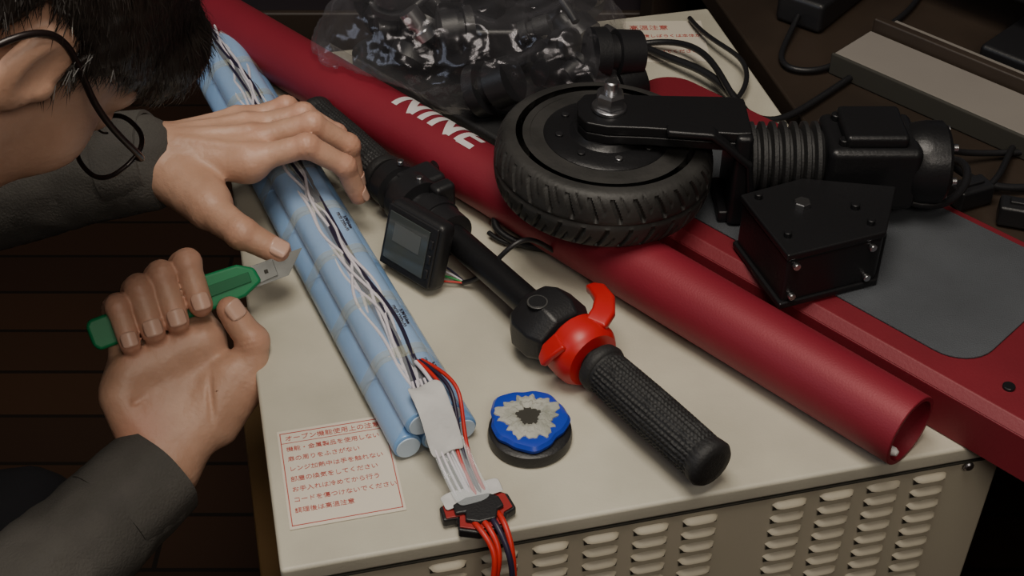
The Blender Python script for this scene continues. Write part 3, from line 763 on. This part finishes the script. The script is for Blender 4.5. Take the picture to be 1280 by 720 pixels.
# --- head
n0=tuple(HI@nk0); n1=tuple(HI@nk1)
def headf(P):
    Q=P.copy(); Q[:,0]=np.abs(Q[:,0])
    d=elld(Q,(0,-.012,.030),(.077,.098,.090))
    d=smin(d,elld(Q,(0,.036,-.030),(.062,.058,.080)),.03)
    d=smin(d,segd(Q,(0,.066,-.098),(.046,.000,-.062),.019,.022),.035)
    d=smin(d,elld(Q,(.040,.060,-.028),(.022,.024,.022)),.02)
    d=smin(d,segd(Q,(0,.088,.022),(.044,.072,.020),.012,.011),.014)
    d=smax(d,-(np.linalg.norm(Q-np.array((.032,.104,.000)),axis=1)-.017),.014)
    d=smin(d,segd(Q,(0,.090,.008),(0,.108,-.034),.008,.0115),.010)
    d=smin(d,np.linalg.norm(Q-np.array((.011,.099,-.037)),axis=1)-.0075,.008)
    d=smin(d,segd(Q,(0,.094,-.062),(.020,.086,-.062),.0062,.004),.006)
    d=smin(d,segd(Q,(0,.092,-.072),(.017,.085,-.070),.0066,.004),.006)
    d=smax(d,-segd(Q,(0,.101,-.067),(.022,.091,-.066),.0014,.001),.003)
    d=smin(d,segd(Q,(0,.083,-.100),(.006,.083,-.100),.013,.012),.015)
    d=smin(d,np.linalg.norm(Q-np.array((.031,.0815,.000)),axis=1)-.0135,.004)
    d=smin(d,segd(P,(0,-.030,-.040),n0,.054,.055),.03)
    d=smin(d,segd(P,n0,n1,.055,.060),.03)
    e=elld(Q,(.079,-.012,-.008),(.0075,.0175,.031))
    e=smax(e,-elld(Q,(.087,-.008,-.004),(.006,.0105,.020)),.004)
    e=smin(e,elld(Q,(.079,.004,-.012),(.005,.005,.007)),.004)
    d=smin(d,e,.006)
    return d+.0003*fbm(P,150,11)
nets('head',headf,(-.14,-.20,-.30),(.14,.14,.14),.0036,M_skin,man,HM)
def hairline(Q):
    y=Q[:,1]; x=Q[:,0]
    hl=np.interp(y,[-.12,-.06,-.041,-.040,.001,.002,.012,.03,.05,.07,.12],[-.045,-.060,-.062,.022,.022,-.012,.000,.024,.026,.026,.026])
    hb_=np.interp(y,[-.12,-.06,-.03,.001,.002,.012,.03,.05,.07,.12],[-.045,-.060,-.05,-.03,-.012,.000,.024,.026,.026,.026])
    return np.where(x>.055,hl,hb_)
def hairf(P):
    Q=P.copy(); Q[:,0]=np.abs(Q[:,0])
    d=elld(Q,(0,-.012,.035),(.086,.111,.100))
    d=smin(d,elld(Q,(.022,.075,.055),(.045,.032,.034)),.02)
    cut=hairline(Q)-Q[:,2]+.003*fbm(P,150,21)
    d=d+.0022*fbm(P,90,12)+.0012*fbm(P,260,13)
    return smax(d,cut,.006)
hair,HPs=nets('hair',hairf,(-.11,-.14,-.09),(.11,.135,.15),.0036,M_hair,man,HM)
me=hair.data; nv=len(me.vertices); vs=[];fs=[]
co_=np.empty(nv*3); me.vertices.foreach_get('co',co_); co_=co_.reshape(-1,3)
no_=np.array([v.normal[:] for v in me.vertices]); hc=np.array(HC)
pick=rng.integers(0,nv,26000)
fl=np.array(Fv)*.7-np.array(Uv)*.7
for i in pick:
    p=co_[i]; n=no_[i]
    if n@(p-hc)<.03: continue
    p=p+rng.normal(size=3)*.0015
    t=fl+rng.normal(size=3)*.22; t=t-n*(t@n)*.97; t/=np.linalg.norm(t); L=rng.uniform(.010,.020)
    s=np.cross(n,t); s/=np.linalg.norm(s)+1e-9; w=.00028
    a=p-n*.001; b=p+n*L*.10+t*L*.5; c=p+n*L*.07+t*L
    k=len(vs); vs+= [a-s*w,a+s*w,b-s*w*.8,b+s*w*.8,c]; fs+=[(k,k+1,k+3,k+2),(k+2,k+3,k+4)]
new('hair_strands',[tuple(v) for v in vs],fs,M_hair,man)
for sx in(-1,1):
    lathe('eyebrow',HM@V((sx*.014,.099,.020)),HM@V((sx*.048,.084,.024)),[(0,.001),(.006,.0030),(.02,.0032),(.032,.0022),(.0375,.0006)],M_hair,man,10)
    wire('eyelashes',[HM@V((sx*(.031+.013*math.cos(t)),.0965-.004*abs(math.cos(t)),-.003-.003*math.sin(t))) for t in np.linspace(0,math.pi,7)],.0007,M_hair,man)
gl=root('eyeglasses')
M_rim=mat('spectacle_frame',(.018,.012,.012),.3,metal=.3)
for sx in(-1,1):
    ring=[]
    for i in range(33):
        t=2*math.pi*i/32; c_,s_=math.cos(t),math.sin(t)
        ex=.0255*abs(c_)**.8*np.sign(c_); ez=.0205*abs(s_)**.8*np.sign(s_)
        ring.append(HM@V((sx*(.034+ex),.114-.006*((.034+ex)/.06)**2,-.008+ez)))
    wire('rim',ring,.0016,M_rim,gl)
    vs=[HM@V((sx*.034,.1135,-.008))]+ring[:-1]; new('lens',vs,[(0,i+1,(i+1)%32+1) for i in range(32)],M_lens,gl,smooth=True)
    wire('temple_arm',[HM@V((sx*.060,.109,.000)),HM@V((sx*.070,.105,.002)),HM@V((sx*.079,.080,.001)),HM@V((sx*.083,.03,.001)),HM@V((sx*.083,-.01,.018)),HM@V((sx*.085,-.034,.012)),HM@V((sx*.084,-.042,-.012))],.0021,M_rim,gl)
    wire('nose_pad',[HM@V((sx*.012,.112,-.010)),HM@V((sx*.010,.107,-.010)),HM@V((sx*.009,.104,-.014))],.0010,M_rim,gl)
wire('bridge',[HM@V((-.0095,.1135,.0)),HM@V((-.004,.116,.003)),HM@V((.004,.116,.003)),HM@V((.0095,.1135,.0))],.0013,M_rim,gl)
gl.parent=man

# ------------------------------------------------------------------ lights
def area(name,loc,target,sx,sy,e,col):
    l=bpy.data.lights.new(name,'AREA'); l.shape='RECTANGLE'; l.size=sx; l.size_y=sy; l.energy=e; l.color=col
    o=bpy.data.objects.new(name,l); COL.objects.link(o); o.location=loc; o.rotation_euler=(V(target)-V(loc)).to_track_quat('-Z','Y').to_euler(); return o
area('ceiling_lamp',(-.05,.50,2.36),(-.02,.52,0),.9,.6,21,(1,.91,.78))
area('front_fill',(.4,-.7,2.3),(0,.6,.8),.8,.5,12,(1,.90,.77))  # added fill from the camera side, lifts the dark case front
area('cool_side_light',(-1.7,.2,1.9),(0,.8,.8),.8,.8,6,(.75,.85,1))  # cool area light from the left; the wall has no window
w=bpy.data.worlds.new('world'); bpy.context.scene.world=w; w.use_nodes=True
w.node_tree.nodes['Background'].inputs[0].default_value=(.5,.5,.6,1); w.node_tree.nodes['Background'].inputs[1].default_value=.2
